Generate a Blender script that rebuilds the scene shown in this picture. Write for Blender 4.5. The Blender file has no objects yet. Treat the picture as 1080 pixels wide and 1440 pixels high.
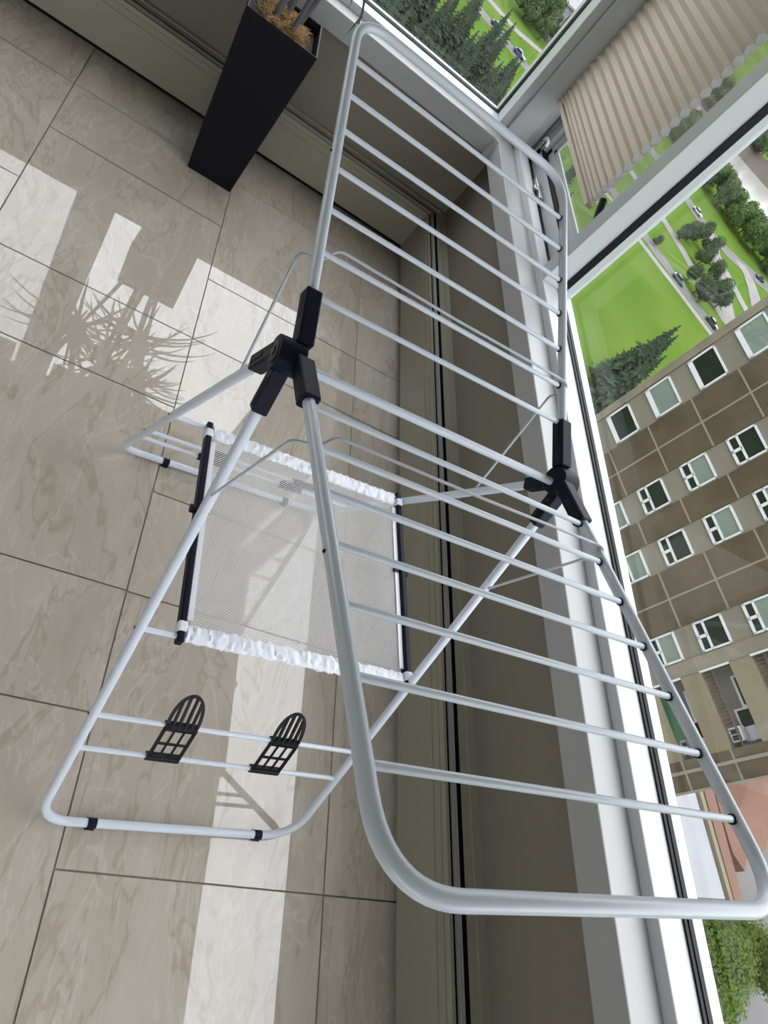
import bpy, bmesh, math, random
from mathutils import Vector, Matrix, noise
random.seed(7)
C = bpy.context.scene.collection
SC = bpy.context.scene
PI = math.pi

# ------------------------------------------------------------------ materials
def mat(name, col, rough=.5, metal=0., spec=.5, noise=None, bump=None, coat=0., trans=None):
    m = bpy.data.materials.new(name); m.use_nodes = True
    nt = m.node_tree; b = nt.nodes['Principled BSDF']
    b.inputs['Base Color'].default_value = (*col, 1)
    b.inputs['Roughness'].default_value = rough
    b.inputs['Metallic'].default_value = metal
    b.inputs['Specular IOR Level'].default_value = spec
    b.inputs['Coat Weight'].default_value = coat
    tc = nt.nodes.new('ShaderNodeTexCoord')
    if noise:
        sc, amt, col2 = noise
        n = nt.nodes.new('ShaderNodeTexNoise'); n.inputs['Scale'].default_value = sc; n.inputs['Detail'].default_value = 6
        nt.links.new(tc.outputs['Object'], n.inputs['Vector'])
        r = nt.nodes.new('ShaderNodeMapRange'); r.inputs[1].default_value = .5 - amt; r.inputs[2].default_value = .5 + amt
        nt.links.new(n.outputs['Fac'], r.inputs[0])
        x = nt.nodes.new('ShaderNodeMix'); x.data_type = 'RGBA'
        x.inputs[6].default_value = (*col, 1); x.inputs[7].default_value = (*col2, 1)
        nt.links.new(r.outputs[0], x.inputs[0]); nt.links.new(x.outputs[2], b.inputs['Base Color'])
    if bump:
        sc, st, dist = bump
        n = nt.nodes.new('ShaderNodeTexNoise'); n.inputs['Scale'].default_value = sc; n.inputs['Detail'].default_value = 4
        nt.links.new(tc.outputs['Object'], n.inputs['Vector'])
        bp = nt.nodes.new('ShaderNodeBump'); bp.inputs['Strength'].default_value = st; bp.inputs['Distance'].default_value = dist
        nt.links.new(n.outputs['Fac'], bp.inputs['Height']); nt.links.new(bp.outputs[0], b.inputs['Normal'])
    if trans:
        t = nt.nodes.new('ShaderNodeBsdfTranslucent'); t.inputs[0].default_value = (*trans[1], 1)
        mx = nt.nodes.new('ShaderNodeMixShader'); mx.inputs[0].default_value = trans[0]
        nt.links.new(b.outputs[0], mx.inputs[1]); nt.links.new(t.outputs[0], mx.inputs[2])
        nt.links.new(mx.outputs[0], nt.nodes['Material Output'].inputs[0])
    return m

def glass_mat(name, tint):
    m = bpy.data.materials.new(name); m.use_nodes = True; nt = m.node_tree
    nt.nodes.remove(nt.nodes['Principled BSDF'])
    lw = nt.nodes.new('ShaderNodeLayerWeight'); lw.inputs[0].default_value = .5
    pw = nt.nodes.new('ShaderNodeMath'); pw.operation = 'POWER'; pw.inputs[1].default_value = 5; nt.links.new(lw.outputs['Facing'], pw.inputs[0])
    f = nt.nodes.new('ShaderNodeMath'); f.operation = 'MULTIPLY_ADD'; f.inputs[1].default_value = .92; f.inputs[2].default_value = .03; nt.links.new(pw.outputs[0], f.inputs[0])
    t = nt.nodes.new('ShaderNodeBsdfTransparent'); t.inputs[0].default_value = (*tint, 1)
    g = nt.nodes.new('ShaderNodeBsdfGlossy'); g.inputs['Roughness'].default_value = .0
    x = nt.nodes.new('ShaderNodeMixShader')
    nt.links.new(f.outputs[0], x.inputs[0]); nt.links.new(t.outputs[0], x.inputs[1]); nt.links.new(g.outputs[0], x.inputs[2])
    nt.links.new(x.outputs[0], nt.nodes['Material Output'].inputs[0])
    return m

def weave_mat(name, col, pitch, hole, diag=True):
    """open net: threads with see-through gaps, from the cloth's own UV in metres"""
    m = bpy.data.materials.new(name); m.use_nodes = True; nt = m.node_tree
    b = nt.nodes['Principled BSDF']; b.inputs['Base Color'].default_value = (*col, 1); b.inputs['Roughness'].default_value = .7
    uv = nt.nodes.new('ShaderNodeUVMap'); sep = nt.nodes.new('ShaderNodeSeparateXYZ'); nt.links.new(uv.outputs[0], sep.inputs[0])
    def mth(op, a, b_=None):
        n = nt.nodes.new('ShaderNodeMath'); n.operation = op
        for i, v in enumerate((a, b_)):
            if v is None: continue
            if isinstance(v, (int, float)): n.inputs[i].default_value = v
            else: nt.links.new(v, n.inputs[i])
        return n.outputs[0]
    u, v = sep.outputs[0], sep.outputs[1]
    if diag: u, v = mth('ADD', u, v), mth('SUBTRACT', u, v)
    def thread(w):
        f = mth('ABSOLUTE', mth('SUBTRACT', mth('FRACT', mth('DIVIDE', w, pitch)), .5))
        return mth('GREATER_THAN', f, .5 * hole)
    fac = mth('MAXIMUM', thread(u), thread(v))
    t = nt.nodes.new('ShaderNodeBsdfTransparent'); tr = nt.nodes.new('ShaderNodeBsdfTranslucent'); tr.inputs[0].default_value = (*col, 1)
    x0 = nt.nodes.new('ShaderNodeMixShader'); x0.inputs[0].default_value = .35
    nt.links.new(b.outputs[0], x0.inputs[1]); nt.links.new(tr.outputs[0], x0.inputs[2])
    x = nt.nodes.new('ShaderNodeMixShader')
    nt.links.new(fac, x.inputs[0]); nt.links.new(t.outputs[0], x.inputs[1]); nt.links.new(x0.outputs[0], x.inputs[2])
    nt.links.new(x.outputs[0], nt.nodes['Material Output'].inputs[0])
    return m

def tile_mat():
    m = bpy.data.materials.new('polished_stone_tile'); m.use_nodes = True; nt = m.node_tree; L = nt.links.new
    b = nt.nodes['Principled BSDF']
    geo = nt.nodes.new('ShaderNodeNewGeometry'); tc = nt.nodes.new('ShaderNodeTexCoord')
    off = nt.nodes.new('ShaderNodeVectorMath'); off.operation = 'SCALE'; off.inputs[0].default_value = (37., 61., 19.)
    L(geo.outputs['Random Per Island'], off.inputs['Scale'])
    add = nt.nodes.new('ShaderNodeVectorMath'); L(tc.outputs['Object'], add.inputs[0]); L(off.outputs[0], add.inputs[1])
    mp = nt.nodes.new('ShaderNodeMapping'); mp.inputs['Rotation'].default_value = (0, 0, math.radians(62)); mp.inputs['Scale'].default_value = (1.2, 3.8, 1)
    L(add.outputs[0], mp.inputs[0])
    def noise(sc, det, dis, rough=.6):
        n = nt.nodes.new('ShaderNodeTexNoise'); n.inputs['Scale'].default_value = sc; n.inputs['Detail'].default_value = det
        n.inputs['Distortion'].default_value = dis; n.inputs['Roughness'].default_value = rough
        L(mp.outputs[0], n.inputs['Vector']); return n
    n1 = noise(1.5, 9, .7, .68); n2 = noise(7, 9, .5, .75); n3 = noise(1.5, 4, .8)
    r1 = nt.nodes.new('ShaderNodeValToRGB'); e = r1.color_ramp.elements
    e[0].position = .32; e[0].color = (.335, .285, .23, 1); e[1].position = .72; e[1].color = (.48, .43, .37, 1)
    L(n1.outputs['Fac'], r1.inputs[0])
    # thin veins: where a distorted noise crosses its middle
    def vein(n, w):
        s = nt.nodes.new('ShaderNodeMath'); s.operation = 'SUBTRACT'; s.inputs[1].default_value = .5; L(n.outputs['Fac'], s.inputs[0])
        a = nt.nodes.new('ShaderNodeMath'); a.operation = 'ABSOLUTE'; L(s.outputs[0], a.inputs[0])
        r = nt.nodes.new('ShaderNodeMapRange'); r.inputs[1].default_value = 0; r.inputs[2].default_value = w; r.inputs[3].default_value = 1; r.inputs[4].default_value = 0
        L(a.outputs[0], r.inputs[0]); return r.outputs[0]
    def mix(fac, k, a, col):
        x = nt.nodes.new('ShaderNodeMix'); x.data_type = 'RGBA'; x.inputs[7].default_value = (*col, 1)
        f = nt.nodes.new('ShaderNodeMath'); f.operation = 'MULTIPLY'; f.inputs[1].default_value = k
        L(fac, f.inputs[0]); L(f.outputs[0], x.inputs[0]); L(a, x.inputs[6]); return x.outputs[2]
    c = mix(n2.outputs['Fac'], .55, r1.outputs[0], (.53, .49, .435))
    c = mix(vein(n3, .020), .42, c, (.28, .22, .155))
    n4 = noise(2.3, 5, .9)
    c = mix(vein(n4, .020), .30, c, (.60, .57, .53))
    L(c, b.inputs['Base Color'])
    b.inputs['Roughness'].default_value = .0
    b.inputs['IOR'].default_value = 1.66
    return m

M = dict(
    tile=tile_mat(),
    grout=mat('grout', (.24, .22, .18), .8),
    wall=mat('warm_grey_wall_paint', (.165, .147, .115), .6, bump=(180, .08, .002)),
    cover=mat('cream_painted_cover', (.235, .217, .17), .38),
    white_wall=mat('white_wall_paint', (.70, .69, .66), .7),
    frame=mat('pale_grey_window_frame', (.44, .455, .47), .42),
    fascia=mat('grey_white_sill', (.32, .32, .32), .4),
    black=mat('black_rubber', (.006, .006, .008), .5, spec=.15),
    dark_slot=mat('dark_recess', (.006, .006, .006), .8, spec=.1),
    grille=mat('grey_grille_metal', (.26, .26, .25), .35),
    rack=mat('white_grey_enamel', (.56, .60, .68), .27, spec=.5),
    navy=mat('navy_black_plastic', (.006, .0065, .016), .45, spec=.13, bump=(60, .1, .001)),
    hook_black=mat('black_plastic', (.006, .006, .009), .4, spec=.25),
    net=weave_mat('white_net', (.72, .71, .73), .0060, .70),
    hem=mat('white_hem_cloth', (.82, .82, .88), .7, trans=(.2, (.8, .8, .85))),
    wire=mat('grey_wire', (.42, .45, .49), .3),
    pot=mat('matt_black_pot', (.0065, .0065, .009), .5, spec=.12),
    soil=mat('dark_soil', (.03, .022, .015), .9),
    moss=mat('brown_coir_fibre', (.30, .17, .065), .8, noise=(45, .15, (.60, .40, .19))),
    cane=mat('grey_cane', (.085, .083, .09), .7, bump=(40, .4, .004)),
    leaf=mat('dark_green_leaf', (.045, .07, .045), .45),
    blind=mat('beige_pleated_fabric', (.64, .57, .49), .8, trans=(.3, (.76, .69, .60))),
    cell_glow=mat('painted_cell_glow', (.93, .93, .97), .7),  # white colour standing in for light shining through the blind cells
    glass=glass_mat('window_glass', (.965, .97, .97)),
    metal=mat('steel', (.5, .5, .5), .3, metal=1),
    white_plastic=mat('white_plastic', (.85, .85, .85), .35),
)
# outside
def striped(name, col, col2, scale, axis):
    m = bpy.data.materials.new(name); m.use_nodes = True; nt = m.node_tree; b = nt.nodes['Principled BSDF']; L = nt.links.new
    tc = nt.nodes.new('ShaderNodeTexCoord'); w = nt.nodes.new('ShaderNodeTexWave'); w.bands_direction = axis
    w.inputs['Scale'].default_value = scale; L(tc.outputs['Object'], w.inputs['Vector'])
    n = nt.nodes.new('ShaderNodeTexNoise'); n.inputs['Scale'].default_value = .6; n.inputs['Detail'].default_value = 5; L(tc.outputs['Object'], n.inputs['Vector'])
    x = nt.nodes.new('ShaderNodeMix'); x.data_type = 'RGBA'; x.inputs[6].default_value = (*col, 1); x.inputs[7].default_value = (*col2, 1)
    L(w.outputs['Fac'], x.inputs[0])
    h = nt.nodes.new('ShaderNodeHueSaturation'); r = nt.nodes.new('ShaderNodeMapRange'); r.inputs[1].default_value = .3; r.inputs[2].default_value = .7; r.inputs[3].default_value = .8; r.inputs[4].default_value = 1.2
    L(n.outputs['Fac'], r.inputs[0]); L(r.outputs[0], h.inputs['Value']); L(x.outputs[2], h.inputs['Color']); L(h.outputs[0], b.inputs['Base Color'])
    b.inputs['Roughness'].default_value = .9; b.inputs['Specular IOR Level'].default_value = 0
    return m
K = .20   # the outdoor surfaces' overall reflectance
def oc(r, g, b): return (r * K, g * K, b * K)
O = dict(
    lawn=mat('mown_lawn', oc(.19, .36, .055), .95, spec=0., noise=(.045, .16, oc(.28, .42, .085))),
    road=mat('asphalt', oc(.42, .40, .39), .9, spec=0., noise=(.2, .2, oc(.50, .48, .47))),
    path=mat('concrete_path', oc(.62, .59, .56), .9, spec=0., noise=(.2, .2, oc(.72, .69, .66))),
    river=mat('pale_river_water', oc(.80, .77, .74), .25, noise=(.02, .15, oc(.70, .65, .60))),
    mud=mat('brown_river_bank', oc(.30, .25, .22), .9, spec=0.),
    conifer=mat('dark_conifer_needles', oc(.115, .165, .115), .9, spec=0., noise=(.5, .25, oc(.20, .26, .16))),
    leaves=mat('green_tree_leaves', oc(.15, .24, .10), .9, spec=0., noise=(.35, .25, oc(.26, .38, .15))),
    dleaves=mat('dull_green_tree_leaves', oc(.14, .19, .13), .9, spec=0., noise=(.3, .25, oc(.22, .28, .18))),
    bright=mat('bright_green_leaves', oc(.22, .36, .06), .9, spec=0., noise=(.8, .25, oc(.36, .50, .12)), trans=(.3, oc(.5, .7, .15))),
    trunk=mat('tree_bark', oc(.15, .12, .10), .9, spec=0.),
    brown=striped('brown_ribbed_panel', oc(.22, .175, .115), oc(.275, .222, .15), 2.6, 'Z'),
    ribbed=striped('beige_ribbed_panel', oc(.50, .44, .34), oc(.60, .53, .42), 2.2, 'Z'),
    beige=mat('beige_concrete', oc(.47, .43, .35), .9, spec=0., noise=(.5, .2, oc(.55, .50, .41))),
    parapet=mat('tan_concrete', oc(.52, .44, .30), .9, spec=0., noise=(.4, .2, oc(.60, .52, .37))),
    joint=mat('pale_joint', oc(.60, .53, .42), .9, spec=0.),
    bframe=mat('white_window_frame', oc(1.5, 1.5, 1.55), .5),
    bdark=mat('dark_window_glass', oc(.05, .06, .05), .06, spec=.25),
    bpale=mat('pale_green_blind_glass', oc(.42, .50, .44), .25, spec=.3, noise=(.5, .2, oc(.52, .60, .54))),
    terra=mat('terracotta_wall', oc(.46, .27, .20), .9, spec=0., noise=(.15, .2, oc(.53, .33, .25))),
    roofw=mat('pale_flat_roof', oc(.86, .86, .90), .8, spec=0., noise=(.3, .2, oc(.78, .78, .82))),
    car_dark=mat('dark_car_paint', oc(.08, .09, .11), .3), car_blue=mat('blue_car_paint', oc(.10, .18, .60), .3),
    car_white=mat('white_car_paint', oc(1.2, 1.2, 1.2), .3), car_grey=mat('grey_car_paint', oc(.30, .36, .42), .3),
    orange=mat('orange_canopy', oc(.9, .45, .05), .8, spec=0.),
    green_net=mat('green_screen', oc(.10, .22, .12), .9, spec=0.),
)

# ------------------------------------------------------------------ mesh helpers
def wpos(o):
    v = Vector((0, 0, 0))
    while o: v += o.location; o = o.parent
    return v
class MB:
    def __init__(s): s.v = []; s.f = []; s.m = []; s.uv = None
    def add(s, vs, fs, mi=0):
        o = len(s.v); s.v += [tuple(v) for v in vs]
        for f in fs: s.f.append(tuple(i + o for i in f)); s.m.append(mi)
    def box(s, a, b, mi=0):
        (x0, y0, z0), (x1, y1, z1) = a, b
        s.add([(x0, y0, z0), (x1, y0, z0), (x1, y1, z0), (x0, y1, z0), (x0, y0, z1), (x1, y0, z1), (x1, y1, z1), (x0, y1, z1)],
              [(0, 3, 2, 1), (4, 5, 6, 7), (0, 1, 5, 4), (1, 2, 6, 5), (2, 3, 7, 6), (3, 0, 4, 7)], mi)
    def obox(s, p, q, w, h, up=Vector((0, 0, 1)), mi=0):
        """a bar from p to q, width w across, h along up"""
        p, q = Vector(p), Vector(q); d = (q - p).normalized(); a = d.cross(up).normalized(); b = a.cross(d)
        vs = [e + a * (i * w / 2) + b * (j * h / 2) for e in (p, q) for i, j in ((-1, -1), (1, -1), (1, 1), (-1, 1))]
        s.add(vs, [(3, 2, 1, 0), (4, 5, 6, 7), (0, 1, 5, 4), (1, 2, 6, 5), (2, 3, 7, 6), (3, 0, 4, 7)], mi)
    def tube(s, pts, r, n=12, cap=True, mi=0, closed=False):
        pts = [Vector(p) for p in pts]; N = len(pts); rs = r if isinstance(r, (list, tuple)) else [r] * N
        ring = []; a = None
        for i, p in enumerate(pts):
            if closed: d = (pts[(i + 1) % N] - pts[i - 1]).normalized()
            else: d = ((pts[min(i + 1, N - 1)] - p).normalized() + (p - pts[max(i - 1, 0)]).normalized()).normalized()
            if a is None:
                a = d.orthogonal().normalized()
            else: a = (a - d * a.dot(d)).normalized()
            b = d.cross(a)
            ring.append([p + (a * math.cos(t) + b * math.sin(t)) * rs[i] for t in (2 * PI * k / n for k in range(n))])
        vs = [v for rg in ring for v in rg]; fs = []
        for i in range(N if closed else N - 1):
            j = (i + 1) % N
            for k in range(n): fs.append((i * n + k, i * n + (k + 1) % n, j * n + (k + 1) % n, j * n + k))
        if cap and not closed: fs += [tuple(range(n - 1, -1, -1)), tuple((N - 1) * n + k for k in range(n))]
        s.add(vs, fs, mi)
    def cyl(s, p, q, r, n=24, mi=0): s.tube([p, q], r, n, True, mi)
    def prism(s, poly, a, b, mi=0):
        """poly: 2-D outline mapped by function a (bottom) and b (top)"""
        n = len(poly); vs = [a(*p) for p in poly] + [b(*p) for p in poly]
        fs = [tuple(range(n - 1, -1, -1)), tuple(range(n, 2 * n))] + [(i, (i + 1) % n, n + (i + 1) % n, n + i) for i in range(n)]
        s.add(vs, fs, mi)
    def build(s, name, mats, parent=None, smooth=False, loc=None):
        me = bpy.data.meshes.new(name)
        org = wpos(parent)
        if loc is not None: org = Vector(loc)
        me.from_pydata([tuple(Vector(v) - org) for v in s.v], [], s.f)
        for m in (mats if isinstance(mats, (list, tuple)) else [mats]): me.materials.append(m)
        for p, mi in zip(me.polygons, s.m): p.material_index = mi; p.use_smooth = smooth
        me.update()
        bm = bmesh.new(); bm.from_mesh(me); bmesh.ops.recalc_face_normals(bm, faces=bm.faces); bm.to_mesh(me); bm.free()
        if smooth and hasattr(me, 'set_sharp_from_angle'): me.set_sharp_from_angle(angle=math.radians(42))
        o = bpy.data.objects.new(name, me); C.objects.link(o)
        if parent:
            o.parent = parent
            if loc is not None: o.location = org - wpos(parent)
        elif loc is not None: o.location = org
        return o
def bevel(o, w, seg=2):
    m = o.modifiers.new('bevel', 'BEVEL'); m.width = w; m.segments = seg; m.limit_method = 'ANGLE'; m.angle_limit = math.radians(40)
    return o
def rounded(pts, rad, seg=8):
    """polyline with its inner corners rounded"""
    pts = [Vector(p) for p in pts]; out = [pts[0]]
    rads = rad if isinstance(rad, (list, tuple)) else [rad] * (len(pts) - 2)
    for i in range(1, len(pts) - 1):
        p = pts[i]; a = (pts[i - 1] - p); b = (pts[i + 1] - p); r = min(rads[i - 1], a.length * .48, b.length * .48)
        a.normalize(); b.normalize(); P, Q = p + a * r, p + b * r
        for k in range(seg + 1):
            t = k / seg; out.append(P * (1 - t) ** 2 + p * 2 * t * (1 - t) + Q * t * t)
    out.append(pts[-1]); return out
def tag(o, label, cat, group=None, kind=None):
    o['label'] = label; o['category'] = cat
    if group: o['group'] = group
    if kind: o['kind'] = kind
    return o
def empty(name, loc):
    o = bpy.data.objects.new(name, None); C.objects.link(o); o.location = loc; o.empty_display_size = .1
    o.matrix_world = Matrix.Translation(loc); return o
def struct(o, label, cat): return tag(o, label, cat, kind='structure')
def copy_tree(o, loc, rz=0., sc=1.):
    r = o.copy(); C.objects.link(r); r.location = loc; r.rotation_euler = (0, 0, rz); r.scale = (sc,) * 3 if isinstance(sc, (int, float)) else sc
    for ch in list(o.children):
        c = ch.copy(); C.objects.link(c); c.parent = r
        for g in list(ch.children):
            d = g.copy(); C.objects.link(d); d.parent = c
    return r

# ------------------------------------------------------------------ camera
R = ((-0.0180, 0.81192, 0.58348), (0.8214, 0.34473, -0.45438), (-0.57006, 0.4711, -0.67312))
f_ = Vector(R[2]).normalized(); r_ = Vector(R[0]); r_ = (r_ - f_ * r_.dot(f_)).normalized(); d_ = f_.cross(r_)
cam = bpy.data.cameras.new('camera'); co = bpy.data.objects.new('camera', cam); C.objects.link(co)
co.matrix_world = Matrix(((r_.x, -d_.x, -f_.x, 0), (r_.y, -d_.y, -f_.y, 0), (r_.z, -d_.z, -f_.z, 1.5), (0, 0, 0, 1)))
cam.sensor_width = 36; cam.lens = 967.9 / 1440 * 36; cam.clip_start = .02; cam.clip_end = 4000
SC.camera = co

# ------------------------------------------------------------------ the room
XE, YS, ZC = 3.6, -4.2, 2.55        # far side wall, back wall, ceiling
XP, YP = -2.694, 1.084              # front faces of the heater covers
def floor():
    mb = MB(); g = .0018
    ys = [-4.86 + .5765 * k for k in range(12)]; ys = [(-.25 + .579 * (k - 8)) for k in range(12)]
    for r in range(11):
        y0, y1 = ys[r], ys[r + 1]
        if y0 > 1.3: break
        y1 = min(y1, 1.3)
        sh = 0 if (r % 2 == 0) else .5765   # the row from -.25 to .33 is r == 8
        x = -2.47 - .8615 * 2 + (0 if r == 8 else (.5765 if r % 2 else .5765))
        xs = []
        while x < XE + .9: xs += [x, x + .287]; x += .8615
        for a, b in zip(xs, xs[1:]):
            a = max(a, -3.0); b = min(b, XE + .1)
            if b - a < .02: continue
            e = [random.uniform(-.00025, .00025) for _ in range(4)]
            mb.add([(a + g, y0 + g, e[0]), (b - g, y0 + g, e[1]), (b - g, y1 - g, e[2]), (a + g, y1 - g, e[3])], [(0, 1, 2, 3)], 0)
    mb.add([(-3.1, -4.4, -.0022), (XE + .2, -4.4, -.0022), (XE + .2, 1.4, -.0022), (-3.1, 1.4, -.0022)], [(0, 1, 2, 3)], 1)
    mb.box((-3.1, -4.4, -.12), (XE + .2, 1.4, -.05), 1)
    struct(mb.build('floor', [M['tile'], M['grout']]), 'polished beige stone tile floor with pale window reflections', 'floor')
floor()
def shell():
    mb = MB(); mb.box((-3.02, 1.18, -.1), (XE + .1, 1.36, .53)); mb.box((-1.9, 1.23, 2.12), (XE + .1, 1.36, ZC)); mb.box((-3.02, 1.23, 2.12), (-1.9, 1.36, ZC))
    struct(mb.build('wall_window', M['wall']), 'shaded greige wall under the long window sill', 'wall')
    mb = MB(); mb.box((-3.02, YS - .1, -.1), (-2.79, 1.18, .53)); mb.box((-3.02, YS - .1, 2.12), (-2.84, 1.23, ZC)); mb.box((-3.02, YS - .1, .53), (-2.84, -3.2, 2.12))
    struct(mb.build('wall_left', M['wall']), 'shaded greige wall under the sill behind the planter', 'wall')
    mb = MB(); mb.box((-3.02, YS - .1, -.1), (XE + .1, YS, ZC)); struct(mb.build('wall_back', mat('taupe_wall_paint', (.20, .18, .16), .7)), 'plain taupe wall behind the viewer', 'wall')
    mb = MB(); mb.box((XE, YS, -.1), (XE + .1, 1.36, .45)); mb.box((XE, YS, 2.3), (XE + .1, 1.36, ZC)); mb.box((XE, YS, .45), (XE + .1, -3.2, 2.3)); mb.box((XE, .9, .45), (XE + .1, 1.36, 2.3))  # side wall out of view; its broad opening is added to bring in daylight
    sw = mb.build('wall_right', M['white_wall']); struct(sw, 'white side wall with an unseen broad window added for daylight, far from the rack', 'wall')
    mb = MB(); mb.box((XE + .04, -3.2, .45), (XE + .046, .9, 2.3)); mb.build('window_pane', M['glass'], sw)  # glass of the added, unseen daylight window
    mb = MB(); mb.box((-3.02, YS - .1, ZC), (XE + .1, 1.36, ZC + .1)); struct(mb.build('ceiling', M['white_wall']), 'plain white ceiling of the room', 'ceiling')
shell()
def cover(side):
    """low heater cover: front panel with a shadow gap under it, slotted top, back strip"""
    e = MB(); T = .223
    if side == 'right':
        P = lambda d, t, z: (t, YP + d, z); t0, t1 = XP, XE
        tb = XP - .1
    else:
        P = lambda d, t, z: (XP - d, t, z); t0, t1 = YS, YP
        tb = YP + .1
    def seg(d0, d1, z0, z1, mi=0, a=None, b=None):
        # mitre at the room corner: the piece runs to the corner offset by its depth
        a0 = t0 if a is None else a
        vs = []
        for z in (z0, z1):
            for d in (d0, d1):
                if side == 'right': vs += [P(d, XP - d, z), P(d, t1, z)]
                else: vs += [P(d, t0, z), P(d, YP + d, z)]
        e.add(vs, [(0, 1, 3, 2), (4, 5, 7, 6), (0, 1, 5, 4), (2, 3, 7, 6), (0, 2, 6, 4), (1, 3, 7, 5)], mi)
    seg(0, .009, .036, T)                       # front panel
    seg(-.0025, .004, .176, .181); seg(-.0025, .004, .200, .206)  # two ribs near its upper edge
    seg(.009, .010, T - .012, T - .004, 0)
    seg(.045, .050, -.01, T - .02, 1)           # dark back of the slot
    seg(.009, .045, T - .09, T - .06, 1); seg(.009, .0095, T - .06, T - .001, 1); seg(.0465, .0478, T - .06, T - .001, 1)
    seg(.019, .033, T - .006, T + .001, 2)      # grille rail
    seg(.021, .023, T + .001, T + .003, 2); seg(.029, .031, T + .001, T + .003, 2)
    seg(.048, .098, T - .012, T, 0)             # back strip on the wall
    seg(.072, .098, T, T + .006, 0)
    seg(.052, .098, -.01, T - .012, 1)
    n = 'baseboard_' + side
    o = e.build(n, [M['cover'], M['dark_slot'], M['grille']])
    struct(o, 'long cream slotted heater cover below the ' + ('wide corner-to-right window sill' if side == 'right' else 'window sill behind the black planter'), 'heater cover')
cover('right'); cover('left')
ZS0, ZS1 = .528, .604
def sills():
    mb = MB(); mb.add([(-2.753, 1.137, ZS0), (XE, 1.137, ZS0), (XE, 1.235, ZS0), (-2.851, 1.235, ZS0), (-2.753, 1.137, ZS1), (XE, 1.137, ZS1), (XE, 1.235, ZS1), (-2.851, 1.235, ZS1)],
        [(0, 3, 2, 1), (4, 5, 6, 7), (0, 1, 5, 4), (1, 2, 6, 5), (2, 3, 7, 6), (3, 0, 4, 7)])
    o = mb.build('trim_1', M['fascia']); bevel(o, .003); struct(o, 'deep grey-white sill along the long window beside the drying rack', 'window sill')
    mb = MB(); mb.add([(-2.753, YS, ZS0), (-2.753, 1.137, ZS0), (-2.851, 1.235, ZS0), (-2.851, YS, ZS0), (-2.753, YS, ZS1), (-2.753, 1.137, ZS1), (-2.851, 1.235, ZS1), (-2.851, YS, ZS1)],
        [(0, 1, 2, 3), (7, 6, 5, 4), (0, 4, 5, 1), (1, 5, 6, 2), (2, 6, 7, 3), (3, 7, 4, 0)])
    o = mb.build('trim_2', M['fascia']); bevel(o, .003); struct(o, 'deep grey-white sill behind the black planter', 'window sill')
    # mitre cover over the inner corner of the two sill fronts
    mb = MB(); mb.prism([(-2.753 - .004, 1.137 + .004), (-2.753 - .004, 1.137 - .016), (-2.753 + .001, 1.137 - .016), (-2.753 + .016, 1.137 - .001), (-2.753 + .016, 1.137 + .004)],
        lambda x, y: (x, y, ZS0), lambda x, y: (x, y, ZS1 + .001))
    struct(mb.build('trim_3', M['frame']), 'small mitre strip where the two sill fronts meet', 'trim')
sills()
# --- window joinery. local frame: t along the wall, d outward from the frame's front face, z up
def joinery(n, P, panes, ext, label, mull):
    """fixed panes: bottom ledge, mullions, gaskets, beads, glass.  P(t, d, z); ext: (t0, t1) of the whole frame"""
    fr, gk, bd = MB(), MB(), MB(); zb, zt = .63, 2.10
    def bx(m, t0, t1, d0, d1, z0, z1):
        a, b = P(t0, d0, z0), P(t1, d1, z1); m.box([min(u, v) for u, v in zip(a, b)], [max(u, v) for u, v in zip(a, b)])
    bx(fr, *ext, 0, .135, .56, zb); bx(fr, *ext, 0, .135, zt, zt + .05)
    for t0, t1 in mull: bx(fr, t0, t1, 0, .135, zb, zt)
    root = fr.build(n, M['frame']); bevel(root, .0025); struct(root, label, 'window')
    for t0, t1 in panes:
        for a0, a1, z0, z1 in ((t0, t1, zb, zb + .004), (t0, t1, zt - .004, zt), (t0, t0 + .004, zb, zt), (t1 - .004, t1, zb, zt)):
            bx(gk, a0, a1, .071, .079, z0, z1); bx(gk, a0, a1, .083, .095, z0, z1 + .001)
            bx(gk, a0, a1, .079, .083, z0, z1 - .001)
            bx(bd, a0, a1, .096, .119, z0, z1)
    gk.build('gasket', M['black'], root); bd.build('glazing_bead', M['frame'], root)
    for t0, t1 in panes:
        g = MB(); bx(g, t0 + .002, t1 - .002, .1195, .1235, zb + .002, zt - .002); g.build('window_pane', M['glass'], root)
    return root
PR = lambda t, d, z: (t, 1.225 + d, z)
PL = lambda t, d, z: (-2.838 - d, t, z)
joinery('window_1', PL, [(-3.15, -1.6), (-1.5, -.155), (.01, 1.127)], (-3.2, 1.165), 'tall fixed window behind the planter, looking onto conifers and lawn', [(-3.2, -3.15), (-1.6, -1.5), (-.155, .01), (1.127, 1.165)])
joinery('window_3', PR, [(-1.926, 1.6), (1.7, 3.5)], (-1.985, XE), 'wide fixed window beside the drying rack, looking onto a brown tower block', [(-1.985, -1.926), (1.6, 1.7), (3.5, XE)])
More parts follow.
